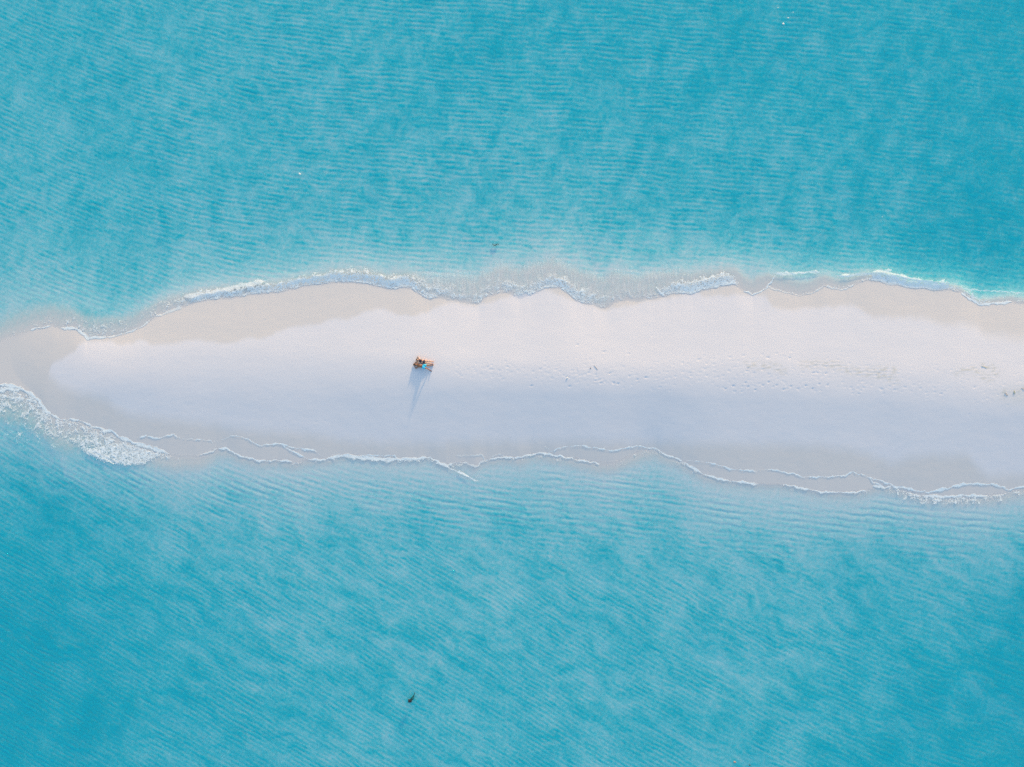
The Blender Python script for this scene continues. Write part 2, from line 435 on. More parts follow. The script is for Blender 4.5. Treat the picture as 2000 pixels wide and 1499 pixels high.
def foam_material():
    m, nt = material('foam')
    L = nt.links
    c = attr(nt, 'cover')
    geo = N(nt, 'ShaderNodeNewGeometry')
    n = N(nt, 'ShaderNodeTexNoise'); n.inputs['Scale'].default_value = 14; n.inputs['Detail'].default_value = 4; L.new(geo.outputs['Position'], n.inputs['Vector'])
    b = N(nt, 'ShaderNodeBsdfDiffuse'); b.inputs[0].default_value = (0.95, 0.95, 0.94, 1)
    bu = N(nt, 'ShaderNodeBump'); bu.inputs['Strength'].default_value = .25; bu.inputs['Distance'].default_value = .02
    L.new(n.outputs['Fac'], bu.inputs['Height']); L.new(bu.outputs[0], b.inputs['Normal'])
    t = N(nt, 'ShaderNodeBsdfTransparent')
    f = mathn(nt, 'MULTIPLY', c, mathn(nt, 'ADD', 0.45, n.outputs['Fac']), True)
    mx = N(nt, 'ShaderNodeMixShader'); L.new(f, mx.inputs[0]); L.new(t.outputs[0], mx.inputs[1]); L.new(b.outputs[0], mx.inputs[2])
    o = N(nt, 'ShaderNodeOutputMaterial'); L.new(mx.outputs[0], o.inputs[0])
    return m

M_SAND = sand_material(); M_WATER = water_material(); M_FOAM = foam_material()

# ------------------------------------------------------------------ sandbar and sea bed: one sheet out to the horizon
xs = axis(np.arange(-48, 48.01, 0.1))
ys = axis(np.concatenate([np.arange(-35, -20, 0.3), np.arange(-20, 10, 0.08), np.arange(10, 35.01, 0.3)]))
X, Y = np.meshgrid(xs, ys)
Z, DEP, TN, TS, WAT = bed_height(X, Y)
# footprints and small hollows, with a pushed-up rim
rowi = lambda v: int(np.searchsorted(ys, v)); coli = lambda v: int(np.searchsorted(xs, v))
for px, py, r, dz in FOOT:
    fx, fy = float(wx(px)), float(wy(py)); R = r * 2.6 + 0.12
    i0, i1, j0, j1 = rowi(fy - R), rowi(fy + R), coli(fx - R), coli(fx + R)
    if i1 - i0 < 2 or j1 - j0 < 2: continue
    q = np.sqrt(((X[i0:i1, j0:j1] - fx) / (r * 1.35)) ** 2 + ((Y[i0:i1, j0:j1] - fy) / r) ** 2)
    dz = dz * 0.5
    Z[i0:i1, j0:j1] += -dz * np.exp(-q ** 2 * 1.2) + 0.15 * dz * np.exp(-((q - 1.6) * 2.2) ** 2)
topw = at(yDT, X) + 0.18 * fbm(X * 1.4, Y * 1.4, 5, 3); botw = at(yDB, X) - 0.18 * fbm(X * 1.4, Y * 1.4, 6, 3)
softn = np.interp(X, wx([0, 900, 1350, 1700, 2000]), [0.3, 0.25, 0.3, 0.35, 0.9])
wetN = sstep(-softn, softn, Y - topw); wetS = sstep(1.0, -0.6, Y - botw) * 0.92
wetL = sstep(wx(104), wx(92), X + 0.3 * fbm(X * .8, Y * .8, 8, 3))
WET = np.clip(np.maximum(np.maximum(wetN, wetS), wetL), 0, 1) * (1 - 0.85 * sstep(0.02, 0.30, DEP))   # washed clean white under the sea
ST = np.zeros_like(X)
msk = (Y > -4) & (Y < 4) & (X > 20) & (X < 48)
ii = np.where(msk.any(1))[0]; jj = np.where(msk.any(0))[0]
sl = np.s_[ii[0]:ii[-1] + 1, jj[0]:jj[-1] + 1]
for P in STAINS:
    d = pdist(X[sl], Y[sl], poly(*P))
    ST[sl] = np.maximum(ST[sl], np.exp(-(d / 0.35) ** 2) * (0.12 + 0.5 * pn(X[sl] * 2.2, Y[sl] * 5.5, 12)))
    Z[sl] += 0.002 * np.exp(-(d / 0.3) ** 2) * np.sin(Y[sl] * 24 + 2 * pn(X[sl], Y[sl], 14))
d = np.hypot((X - wx(1990)) / 2.2, (Y - wy(772)) / 0.9)
ST = np.maximum(ST, 0.16 * np.exp(-d ** 2)); ST = np.clip(ST, 0, 1)
sandbar = grid_mesh('sandbar', xs, ys, Z, M_SAND, attrs={'wet': WET, 'stain': ST}, X=X, Y=Y)
tag(sandbar, 'long pale sandbar with a wet rim running through the shallow sea', kind='structure')

# ------------------------------------------------------------------ the sea
def bore(x, tn0):
    """the little breaking wave that runs along the upper shore: height over the still water"""
    a = np.interp(x, wx([300, 380, 470, 560, 620, 700, 780, 800, 830, 1040, 1075, 1110, 1150, 1290, 1330, 1420, 1440, 1480, 1510, 1560, 1600, 1640, 1690, 1740, 1840, 1870, 1890, 1960, 2000]),
                     [.0, .05, .06, .07, .11, .10, .11, .08, .03, .02, .06, .05, .02, .02, .06, .06, .01, .0, .05, .05, .01, .05, .08, .10, .09, .04, .02, .04, .03])
    c = np.interp(x, wx([300, 420, 560, 700, 800, 1300, 1440, 1520, 1640, 1700, 1850, 2000]), [.5, .6, .8, .9, 1.0, 1.0, .9, 1.5, 1.3, .9, .7, .6])
    c = c * (1 + 0.22 * pn(x * 0.8, x * 0, 15))
    a = 0.72 * a; up = sstep(0.15, 1.0, tn0 / c); dn = np.exp(-np.maximum(0, tn0 - c) / (0.9 * c))
    return a * up * dn * np.where(tn0 > 0, 1, 0)

def water_surface(x, y, tn0, ts0, dep):
    ph = phase(x, y); fam = families(x, y)
    z = bore(x, tn0)
    # low swells at the left end and along the south beach
    wv = np.zeros_like(x)
    for k, (lam, a, s) in enumerate(((0.42, .0095, 101), (0.36, .0042, 111), (0.58, .0042, 121))):
        warp = 0.16 * pn(x * .25, y * .25, s) + 0.07 * pn(x * .8, y * .8, s + 1)
        if k == 1: warp = warp + 0.38 * x
        if k == 2: warp = warp - 0.16 * x
        patch = sstep(-0.6, 0.7, fbm(x / 5.5, y / 3.5, s + 2, 3) + (0.25 if k == 0 else -0.05)) * (0.45 + 1.1 * np.clip(.5 + pn(x / 1.5, y / .6, s + 4), 0, 1.3))
        for p, wt in fam:
            wv = wv + a * wt * patch * np.sin((p + warp) * 6.2832 / lam)
    ch = 0.0055 * fbm(x / .42, y / .30, 131, 3)
    damp = sstep(0.05, 0.45, dep) * sstep(60, 49, np.abs(x)) * sstep(46, 36, np.abs(y))
    grow = np.interp(x, wx([0, 300, 1300, 1700, 2000]), [1.1, 1.1, 1.0, .75, .55])
    return z, (wv * grow + ch * 1.2) * damp

wxs = axis(np.arange(-48, 48.01, 0.1)); wys = axis(np.arange(-35.5, 35.51, 0.1))
WX, WY = np.meshgrid(wxs, wys)
tn, ts, tn0, ts0 = shore_t(WX, WY)
dep = depth_field(WX, WY, tn, ts)
zb, wv = water_surface(WX, WY, tn0, ts0, dep)
# streaks of churned sand in the backwash, running down the beach
sw = np.interp(WX, wx([780, 830, 1000, 1250, 1330, 1440]), [0, 1, 1, 1, .6, 0]) * sstep(5.0, 2.5, tn0) * (tn0 > 0)
swl = sstep(wx(480), wx(200), WX) * sstep(5.0, 1.0, tn0) * (tn0 > 0) + (sstep(wx(420), wx(250), WX) * sstep(6.5, 1.0, ts0) * (ts0 > 0))
streak = fbm(WX / 0.22 + 0.5 * pn(WX * .4, WY * .4, 161), WY / 1.3, 141, 3)
churn = fbm(WX / 0.35, WY / 0.35, 151, 3)
deff_bands = np.maximum(dep, 0) * np.clip(1 + wv * 78, 0.2, 2.2) + sw * (0.02 + 0.12 * streak) * sstep(0, .5, tn0) + swl * (0.12 * np.abs(churn))  # wave term paints the ripples' focused light bands into the optical depth
deff_bands = deff_bands + 0.24 * sstep(wx(430), wx(180), WX) * sstep(0.2, 3.2, ts0) * (ts0 > 0) + 0.20 * sstep(wx(400), wx(200), WX) * sstep(0.2, 2.4, tn0) * (tn0 > 0)
deff_bands = np.maximum(deff_bands, 0) + np.maximum(zb, 0) * 0.5
trough = pdist(WX, WY + 0.15 * pn(WX * .8, WY * .8, 171), poly((-30, 600), (20, 592), (60, 588), (110, 585), (130, 597), (150, 596), (168, 608), (200, 611), (235, 600), (272, 581)))
deff_bands = deff_bands + 0.45 * np.exp(-(trough / 0.28) ** 2) * np.clip(.6 + pn(WX * .6, WY * .6, 172), 0, 1.4)
keep = (tn0 > -0.15) | (ts0 > -0.15)
Zw = zb + wv + 0.006
sea = grid_mesh('sea_water', wxs, wys, Zw, M_WATER, keep=keep, attrs={'depth': deff_bands}, X=WX, Y=WY)
tag(sea, 'clear turquoise sea lying shallow and rippled on both sides of the sandbar', kind='structure')

# ------------------------------------------------------------------ foam: real lace of bubbles on a fine lattice
N_LINES = [  # polyline, half width in pixels, strength
    ([(60, 645), (100, 637)], 1.5, .8), ([(120, 641), (145, 642), (160, 650), (172, 661), (207, 659)], 2.5, .8), ([(207, 659), (250, 651), (280, 637), (295, 625)], 1.4, .7), ([(305, 618), (355, 601)], 3, .9),
    ([(360, 580), (400, 577), (440, 566), (480, 556), (520, 549)], 5, .9), ([(560, 556), (600, 548), (640, 541), (672, 537)], 3.5, 1), ([(740, 553), (765, 549), (790, 551), (806, 560)], 3.5, 1),
    ([(1454, 569), (1471, 576), (1489, 567), (1499, 560), (1515, 538)], 1.5, .8), ([(1499, 560), (1531, 571), (1562, 577), (1590, 571), (1611, 558)], .9, .55),
    ([(1611, 558), (1632, 565), (1653, 564), (1671, 555)], 1.0, .7), ([(1512, 536), (1540, 535), (1565, 534), (1600, 531)], 3, .95), ([(1635, 540), (1680, 537), (1715, 533), (1740, 528)], 4, .95),
    ([(1700, 543), (1740, 551), (1790, 559), (1830, 562), (1856, 560)], 5, 1), ([(1735, 533), (1770, 543), (1810, 552), (1850, 560)], 3, .8), ([(1856, 562), (1900, 566), (1960, 570), (2000, 573)], 1.2, .5),
    ([(1877, 571), (1895, 586), (1912, 595), (1940, 593), (1975, 590)], 2, .9), ([(1281, 561), (1287, 570), (1300, 578)], 1.0, .8)]
S_LINES = [
    ([(-60, 746), (0, 752), (18, 752), (39, 758), (60, 769), (78, 784), (90, 802), (103, 810), (120, 820)], 3.2, 1), ([(0, 764), (20, 758), (40, 762)], 4, .8), ([(96, 805), (99, 815), (100, 828)], 1.3, .8),
    ([(80, 790), (86, 806), (79, 822), (66, 840)], 2.2, .6), ([(120, 820), (150, 820), (180, 832)], 1.7, 1), ([(180, 832), (210, 841), (226, 846), (234, 854)], 2, 1), ([(234, 854), (264, 865), (300, 876), (330, 886)], 3.2, 1),
    ([(264, 857), (285, 851), (306, 857), (339, 849), (354, 856), (384, 859), (411, 860), (423, 874)], .95, .8), ([(420, 863), (450, 852), (471, 853), (492, 862), (513, 872), (523, 869), (549, 867), (566, 873), (611, 880), (635, 895)], .95, .85),
    ([(549, 867), (566, 879), (585, 888), (599, 897), (640, 898)], 1.2, .9), ([(387, 892), (410, 884), (423, 878)], 1.2, .7), ([(423, 876), (444, 877), (468, 890), (510, 901), (546, 899), (572, 902), (581, 906)], 1.8, .95),
    ([(635, 897), (668, 890), (710, 894), (755, 898), (800, 897), (839, 894)], 3.4, 1), ([(710, 890), (735, 889), (770, 890), (775, 896)], .9, .8), ([(839, 894), (860, 904), (872, 912), (899, 924), (920, 935), (935, 940)], 2.2, 1),
    ([(872, 909), (890, 903), (911, 904), (929, 912), (950, 898)], 1.1, .65), ([(890, 891), (940, 888), (948, 898)], .8, .6), ([(960, 893), (975, 887), (985, 892)], .8, .5),
    ([(950, 898), (980, 894), (1016, 894), (1034, 888), (1061, 885), (1085, 890), (1130, 899), (1170, 906)], 1.7, .9), ([(1065, 872), (1077, 882), (1100, 874), (1130, 870), (1160, 875), (1200, 881), (1245, 871), (1280, 877), (1300, 887)], 1.1, .85),
    ([(1280, 877), (1300, 887), (1325, 897), (1350, 912), (1375, 927), (1410, 937), (1440, 942), (1480, 946)], 2.2, 1), ([(1335, 901), (1360, 899), (1385, 904), (1425, 916), (1475, 920)], 1.5, .95),
    ([(1475, 920), (1500, 917), (1550, 925), (1565, 932), (1600, 932), (1650, 929), (1662, 922), (1695, 931), (1705, 942), (1725, 950)], 1.3, .85), ([(1695, 931), (1725, 941), (1740, 948), (1780, 954)], 1.1, .8),
    ([(1530, 947), (1560, 952), (1600, 961), (1660, 963), (1700, 957)], 1.6, .9), ([(1705, 950), (1740, 953)], 2, .8),
    ([(1740, 950), (1780, 957), (1810, 962), (1850, 954), (1880, 946), (1935, 945), (1970, 956), (2000, 951), (2050, 948)], 2.3, 1), ([(1800, 967), (1840, 971), (1890, 968), (1930, 969)], 2.2, .95)]

def foam_side(name, lines, y0, y1, band, label):
    g = 0.036
    fx = np.arange(-47.5, 47.5, g); fy = np.arange(wy(y1), wy(y0), g)
    A, B = np.meshgrid(fx, fy)
    A2 = A + 0.10 * pn(A * 2.0, B * 2.0, 201) + 0.05 * pn(A * 6, B * 6, 202); B2 = B + 0.10 * pn(A * 2.0, B * 2.0, 203) + 0.05 * pn(A * 6, B * 6, 204)
    cov = np.zeros_like(A)
    for P, w, s in lines:
        P = poly(*P); w = max(w, 1.35) * S
        lo = P.min(0) - 1.2; hi = P.max(0) + 1.2
        i0, i1 = np.searchsorted(fy, [lo[1], hi[1]]); j0, j1 = np.searchsorted(fx, [lo[0], hi[0]])
        if i1 - i0 < 2 or j1 - j0 < 2: continue
        q = np.s_[i0:i1, j0:j1]
        d, t = pdist(A2[q], B2[q], P, True)
        ends = sstep(0, .08, t) * sstep(1, .92, t) * 0.6 + 0.4
        ww = (w + 0.012) * (0.55 + 0.9 * np.clip(0.5 + 0.8 * pn(A[q] * 1.1, B[q] * 1.1, 205), 0, 1.3)) * ends
        c = min(0.88, 1.05 * s) * (0.74 if y0 < 600 and w > 0.12 else 1.0) * sstep(1.25, 0.5, d / ww)
        if w > 0.12: c = c * sstep(-.75, .1, fbm(A[q] * 3.5, B[q] * 3.5, 206, 3) + 0.25)
        cov[q] = np.maximum(cov[q], c)
    tn, ts, tn0, ts0 = shore_t(A, B)
    M = band(A, B, tn0, ts0)
    wa = A2 + 0.06 * pn(A * 5, B * 5, 221); wb = B2 + 0.06 * pn(A * 5, B * 5, 222)
    n = fbm(A * 1.6, B * 1.9, 213, 4)
    thr = np.clip(M * 0.95 + 0.55 * n * sstep(0.02, .2, M), 0, 1.1)
    lace = np.zeros_like(A)
    for sc, sd, wd in ((0.52, 211, .14), (0.27, 212, .20), (0.15, 214, .28)):
        f1, f2 = worley(wa / sc, wb / (sc * .82), sd); e = f2 - f1
        lace = np.maximum(lace, sstep(wd * (.35 + thr), wd * .25 * (.35 + thr), e) * (0.55 + 0.45 * np.clip(.5 + pn(A * 2.3, B * 2.3, sd + 7), 0, 1)))
    lace = lace * sstep(0.04, 0.55, thr) + 0.16 * sstep(0.15, 0.9, thr) + 0.18 * sstep(.85, 1.1, thr)
    cov = np.maximum(cov, np.clip(lace, 0, 1) * (M > 0.02))
    if y0 < 600:                                      # milky threads dragged down the beach by the backwash
        k = np.interp(A, wx([790, 840, 1000, 1250, 1330, 1460]), [0, 1, 1, 1, .6, 0]) * sstep(0.05, .5, tn0) * sstep(4.0, 1.6, tn0)
        st = pn(A / 0.17 + 0.8 * pn(A * .5, B * .4, 231), B / 1.1, 232) + 0.5 * pn(A / .09, B / .7, 233)
        cov = np.maximum(cov, k * (0.13 + 0.22 * sstep(0.0, .8, st)))
    cov = cov * sstep(0.02, 0.12, cov)
    dep = depth_field(A, B, tn, ts, True)
    zb, wv = water_surface(A, B, tn0, ts0, np.maximum(dep, 0))
    bz = bed_height(A, B, False)[0]
    base = np.maximum(np.where((tn0 > 0) | (ts0 > 0), zb + wv + 0.006, -1), bz + 0.004)
    z = base + 0.002 + cov * (0.004 + 0.008 * np.clip(.5 + n, 0, 1))
    keep = cov > 0.05
    o = grid_mesh(name, fx, fy, z, M_FOAM, keep=keep, attrs={'cover': np.clip(cov * 1.15, 0, 1)}, X=A, Y=B)
    tag(o, label, kind='stuff')
    return o

def band_n(x, y, tn0, ts0):
    w = np.interp(x, wx([0, 120, 180, 300, 355, 400, 520, 600, 700, 790, 830, 900, 1040, 1085, 1130, 1180, 1280, 1330, 1420, 1445, 1480, 1690, 1720, 1840, 1870, 1900, 1970]),
                     np.array([20, 30, 45, 40, 28, 26, 26, 24, 32, 34, 40, 40, 34, 26, 40, 34, 20, 30, 30, 10, 6, 8, 22, 22, 10, 22, 16])) * S
    s = np.interp(x, wx([0, 120, 180, 300, 355, 400, 520, 600, 700, 790, 830, 900, 1040, 1085, 1130, 1180, 1250, 1300, 1340, 1430, 1446, 1480, 1690, 1720, 1840, 1870, 1900, 1970]),
                     [.1, .22, .34, .2, .4, .62, .6, .62, .68, .66, .45, .3, .42, .75, .55, .3, .14, .5, .9, .85, .2, .08, .3, .95, .85, .2, .45, .2])
    t = tn0 / w
    return 1.2 * s * sstep(-0.02, 0.08, t) * sstep(1.25, 0.35, t)

WEDGE = poly((110, 822), (150, 822), (190, 836), (234, 856), (264, 866), (300, 878), (331, 887), (305, 903), (270, 914), (235, 915), (195, 906), (165, 890), (140, 868), (118, 845))
def inside(x, y, P):
    r = np.zeros(x.shape, bool)
    for (x0, y0), (x1, y1) in zip(P, np.roll(P, -1, 0)):
        c = ((y0 > y) != (y1 > y)) & (x < (x1 - x0) * (y - y0) / (y1 - y0 + 1e-12) + x0)
        r ^= c
    return r
def band_s(x, y, tn0, ts0):
    w = np.interp(x, wx([0, 100, 330, 640, 840, 950, 1100, 1250, 1500, 1700, 1760, 1900, 2000]), np.array([80, 70, 14, 9, 10, 6, 12, 14, 6, 10, 22, 22, 16])) * S
    s = np.interp(x, wx([0, 100, 130, 330, 380, 640, 670, 830, 870, 950, 1060, 1150, 1250, 1330, 1450, 1700, 1760, 1850, 1940, 2000]), [.55, .5, .45, .4, .05, .2, .5, .5, .5, .2, .35, .1, .3, .35, .1, .2, .5, .55, .45, .4])
    t = ts0 / w
    m = s * sstep(-0.05, 0.1, t) * sstep(1.3, 0.3, t)
    near = (x < wx(345)) & (y > wy(930))
    din = np.where(near, pdist(x, y, np.vstack([WEDGE, WEDGE[:1]])), 9)
    k = np.where(inside(x, y, WEDGE), sstep(-.05, .5, din), 0) * np.interp(x, wx([100, 170, 220, 330]), [.6, .75, .85, .9])
    k = k * (0.65 + 0.35 * sstep(wy(850), wy(890), y))
    mid = np.exp(-(np.hypot((x - wx(60)) / 3.0, (y - wy(830)) / 2.2)) ** 2) * .30 * (ts0 > 0)
    return np.maximum(np.maximum(m, k), mid)

foam_side('sea_foam', N_LINES, 500, 680, band_n, 'white and bluish surf foam along the upper shore of the sandbar')
foam_side('sea_foam', S_LINES, 735, 985, band_s, 'thin white foam lines along the lower shore of the sandbar')

def ground_z(px, py):
    return float(bed_height(np.array([float(wx(px))]), np.array([float(wy(py))]))[0][0])

# ------------------------------------------------------------------ people
def skin_obj(name, verts, edges, radii, mat, parent=None, root=0, sub=2, flat=None):
    me = bpy.data.meshes.new(name)
    me.from_pydata([tuple(v) for v in verts], edges, [])
    me.materials.append(mat)
    o = bpy.data.objects.new(name, me); C.objects.link(o)
    m = o.modifiers.new('skin', 'SKIN'); m.use_smooth_shade = True
    for i, r in enumerate(radii):
        me.skin_vertices[0].data[i].radius = r if isinstance(r, tuple) else (r, r)
        me.skin_vertices[0].data[i].use_root = (i == root)
    if sub:
        s = o.modifiers.new('smooth', 'SUBSURF'); s.levels = sub; s.render_levels = sub
    if parent: o.parent = parent
    return o

K = 0.0027                                            # metres per unit of the enlarged survey of the couple
def build_person(px, py, ref, sk, skin, hair_m, label, cloth):
    """sk: joint -> (u, v, z): u, v in enlarged-survey units round ref, z in metres above the sand"""
    gz = ground_z(px, py)
    root = bpy.data.objects.new('person', None); C.objects.link(root)
    root.location = (float(wx(px)), float(wy(py)), gz - 0.01)
    root.empty_display_size = 0.3
    tag(root, label, 'person', 'couple lying on the sandbar')
    J = {k: Vector(((u - ref[0]) * K, (ref[1] - v) * K, z)) for k, (u, v, z) in sk.items()}
    V = []; E = []; R = []; ID = {}
    def add(name, co, r, frm=None):
        V.append(co); R.append(r); ID[name] = len(V) - 1
        if frm is not None: E.append((ID[frm], ID[name]))
    k = sk_scale = cloth['scale']
    pel, ch, nk, hd = J['pelvis'], J['chest'], J['neck'], J['head']
    add('pelvis', pel, .135 * k)
    add('waist', pel.lerp(ch, .5), .105 * k if cloth['woman'] else .118 * k, 'pelvis')
    add('chest', ch, .135 * k, 'waist')
    add('neck', nk, .055 * k, 'chest')
    add('head', nk.lerp(hd, .75), .085 * k, 'neck')
    add('crown', hd + (hd - nk).normalized() * .07, .078 * k, 'head')
    add('nose', nk.lerp(hd, .85) + Vector((0, 0, .105 * k)), .014, 'head')
    for s in ('a', 'b'):
        add('shoulder' + s, J['shoulder' + s], .06 * k, 'chest')
        el, ha = J['elbow' + s], J['hand' + s]
        add('upper' + s, J['shoulder' + s].lerp(el, .45), .048 * k, 'shoulder' + s)
        add('elbow' + s, el, .038 * k, 'upper' + s)
        add('fore' + s, el.lerp(ha, .4), .038 * k, 'elbow' + s)
        add('wrist' + s, el.lerp(ha, .85), .026 * k, 'fore' + s)
        d = (ha - el).normalized(); side = Vector((-d.y, d.x, 0)).normalized()
        palm = el.lerp(ha, .85) + d * .07
        add('palm' + s, palm, (.034 * k, .02 * k), 'wrist' + s)
        for f, (off, ln) in enumerate(((-.027, .075), (-.009, .085), (.009, .08), (.027, .062))):
            b = palm + side * off + d * .035
            add(f'knuckle{s}{f}', b, .010, 'palm' + s)
            add(f'finger{s}{f}', b + d * ln * .55 + Vector((0, 0, .006)), .0088, f'knuckle{s}{f}')
            add(f'tip{s}{f}', b + d * ln - Vector((0, 0, .008)), .0075, f'finger{s}{f}')
        th = palm + side * .045 * (1 if s == 'a' else -1)
        add('thumb' + s, th, .0105, 'palm' + s)
        add('thumbtip' + s, th + d * .04 + side * .012 * (1 if s == 'a' else -1), .009, 'thumb' + s)
        hp, kn, an = J['hip' + s], J['knee' + s], J['ankle' + s]
        add('hip' + s, hp, .085 * k, 'pelvis')
        add('thigh' + s, hp.lerp(kn, .5), .064 * k, 'hip' + s)
        add('knee' + s, kn, .046 * k, 'thigh' + s)
        add('calf' + s, kn.lerp(an, .35), .046 * k, 'knee' + s)
        add('ankle' + s, an, .030 * k, 'calf' + s)
        sd = (an - kn).normalized()
        add('heel' + s, an + sd * .045, .036 * k, 'ankle' + s)
        up = Vector((.25, .10 if s == 'a' else -.12, 1)).normalized()
        if cloth.get('flat_' + s): up = Vector(cloth['flat_' + s]).normalized()
        add('foot' + s, an + sd * .04 + up * .10, (.04 * k, .03 * k), 'heel' + s)
        add('toes' + s, an + sd * .05 + up * .185, (.042 * k, .018), 'foot' + s)
    body = skin_obj('body', V, E, R, skin, root, 0, 2)
    # hair: cap round the back and top of the head
    hv = []; hr = []
    d = (hd - nk).normalized(); sdv = Vector((-d.y, d.x, 0))
    top = hd + d * .085
    pts = [hd + Vector((0, 0, -.045)), top + Vector((0, 0, -.02)), top + Vector((0, 0, .035)) - d * .01, hd + sdv * .075 + Vector((0, 0, -.01)), hd - sdv * .075 + Vector((0, 0, -.01))]
    rr = [.075, .07, .055, .055, .055]; ed = [(0, 1), (1, 2), (0, 3), (0, 4)]
    if cloth['woman']:
        pts += [hd + sdv * .12 - d * .05 + Vector((0, 0, -.05)), hd - sdv * .12 - d * .06 + Vector((0, 0, -.05)), top + d * .06 + Vector((0, 0, -.06))]
        rr += [.05, .05, .06]; ed += [(3, 5), (4, 6), (1, 7)]
    skin_obj('hair', pts, ed, [r * k * 1.22 for r in rr], hair_m, root, 0, 2)
    # eyes and mouth
    for s in (-1, 1):
        bm = bmesh.new(); bmesh.ops.create_uvsphere(bm, u_segments=10, v_segments=6, radius=.012)
        me = bpy.data.meshes.new('eye'); bm.to_mesh(me); bm.free(); me.materials.append(hair_m)
        e = bpy.data.objects.new('eye', me); C.objects.link(e); e.parent = root
        e.location = nk.lerp(hd, 1.0) + sdv * .032 * s + Vector((0, 0, .080 * k))
    skin_obj('mouth', [nk.lerp(hd, .62) + sdv * .022 + Vector((0, 0, .078 * k)), nk.lerp(hd, .62) - sdv * .022 + Vector((0, 0, .078 * k))], [(0, 1)], [.008, .008], cloth['lips'], root, 0, 1)
    # clothes
    if cloth['woman']:
        up = Vector((0, 0, .012))
        skin_obj('bikini_top', [pel.lerp(ch, .74) + up, pel.lerp(ch, .88) + up, pel.lerp(ch, 1.04) + up], [(0, 1), (1, 2)],
                 [.112 * k, .124 * k, .116 * k], cloth['m'], root, 1, 2)
        sv_, se, sr = [pel.lerp(ch, .16) + Vector((0, 0, .02)), pel + Vector((0, 0, .025))], [(0, 1)], [.135 * k, .168 * k]
        for s in ('a', 'b'):
            sv_ += [J['hip' + s] + Vector((0, 0, .02)), J['hip' + s].lerp(J['knee' + s], .16) + Vector((0, 0, .01))]; n = len(sv_)
            se += [(1, n - 2), (n - 2, n - 1)]; sr += [.122 * k, .112 * k]
        skin_obj('bikini_bottom', sv_, se, sr, cloth['m'], root, 1, 2)
    else:
        sv_, se, sr = [pel.lerp(ch, .30), pel], [(0, 1)], [.135 * k, .152 * k]
        for s in ('a', 'b'):
            sv_ += [J['hip' + s], J['hip' + s].lerp(J['knee' + s], .38), J['hip' + s].lerp(J['knee' + s], .70)]; n = len(sv_)
            se += [(1, n - 3), (n - 3, n - 2), (n - 2, n - 1)]; sr += [.125 * k, .12 * k, .115 * k]
        sh = skin_obj('swim_shorts', sv_, se, sr, cloth['m'], root, 1, 2)
    return root

M_HAIR = simple_mat('dark_hair', (0.018, 0.012, 0.010), .5, .3, 60)
M_TAN = simple_mat('tanned_skin', (0.30, 0.125, 0.06), .5, .10, 12, .05)
M_FAIR = simple_mat('fair_skin', (0.52, 0.29, 0.21), .5, .08, 12, .05)
M_LIP = simple_mat('lips', (0.45, 0.13, 0.11), .5)
M_NAVY = simple_mat('navy_cloth', (0.006, 0.010, 0.05), .7, .2, 40)
M_TURQ = simple_mat('turquoise_cloth', (0.03, 0.50, 0.80), .75, .25, 9)

man = build_person(827.4, 716.0, (950, 760), dict(
    pelvis=(935, 762, .125), chest=(805, 732, .15), neck=(755, 716, .14), head=(705, 704, .14),
    shouldera=(785, 680, .12), elbowa=(740, 612, .12), handa=(672, 668, .07),
    shoulderb=(775, 782, .12), elbowb=(728, 836, .10), handb=(662, 740, .07),
    hipa=(965, 738, .11), kneea=(1120, 735, .13), anklea=(1265, 728, .05),
    hipb=(955, 800, .12), kneeb=(1068, 822, .36), ankleb=(1165, 886, .07)),
    M_TAN, M_HAIR, 'tanned person in bright turquoise shorts lying on the sand with one knee raised',
    dict(scale=1.0, woman=False, m=M_TURQ, lips=M_LIP, flat_b=(.85, -.5, -.1)))
woman = build_person(828.4, 706.2, (975, 605), dict(
    pelvis=(975, 606, .12), chest=(862, 584, .14), neck=(815, 574, .135), head=(777, 566, .14),
    shouldera=(838, 540, .12), elbowa=(792, 452, .13), handa=(750, 540, .07),
    shoulderb=(836, 625, .12), elbowb=(900, 668, .08), handb=(985, 676, .09),
    hipa=(1000, 588, .11), kneea=(1140, 603, .13), anklea=(1272, 620, .05),
    hipb=(1000, 636, .11), kneeb=(1135, 664, .15), ankleb=(1268, 704, .05)),
    M_FAIR, M_HAIR, 'person in a dark navy two-piece swimsuit lying with one elbow raised',
    dict(scale=.93, woman=True, m=M_NAVY, lips=M_LIP))

# ------------------------------------------------------------------ small drift objects
M_WOOD = simple_mat('wet_driftwood', (0.02, 0.035, 0.045), .5, .3, 25)
M_WEED = simple_mat('dark_weed', (0.03, 0.022, 0.025), .5, .4, 40)
M_GREEN = simple_mat('green_weed', (0.012, 0.075, 0.07), .5, .4, 40)
M_YELLOW = simple_mat('yellow_weed', (0.50, 0.48, 0.26), .7, .3, 30)
M_BROWN = simple_mat('brown_weed', (0.36, 0.31, 0.24), .7, .4, 30)
M_SHELL = simple_mat('shell', (0.85, 0.82, 0.78), .4, .08, 60)
M_STONE = simple_mat('stone', (0.20, 0.18, 0.19), .8, .3, 30)
M_WHITE = simple_mat('white_scrap', (0.72, 0.75, 0.74), .5, .05, 40)
M_LEAF = simple_mat('pale_leaf', (0.45, 0.27, 0.22), .6, .2, 40)

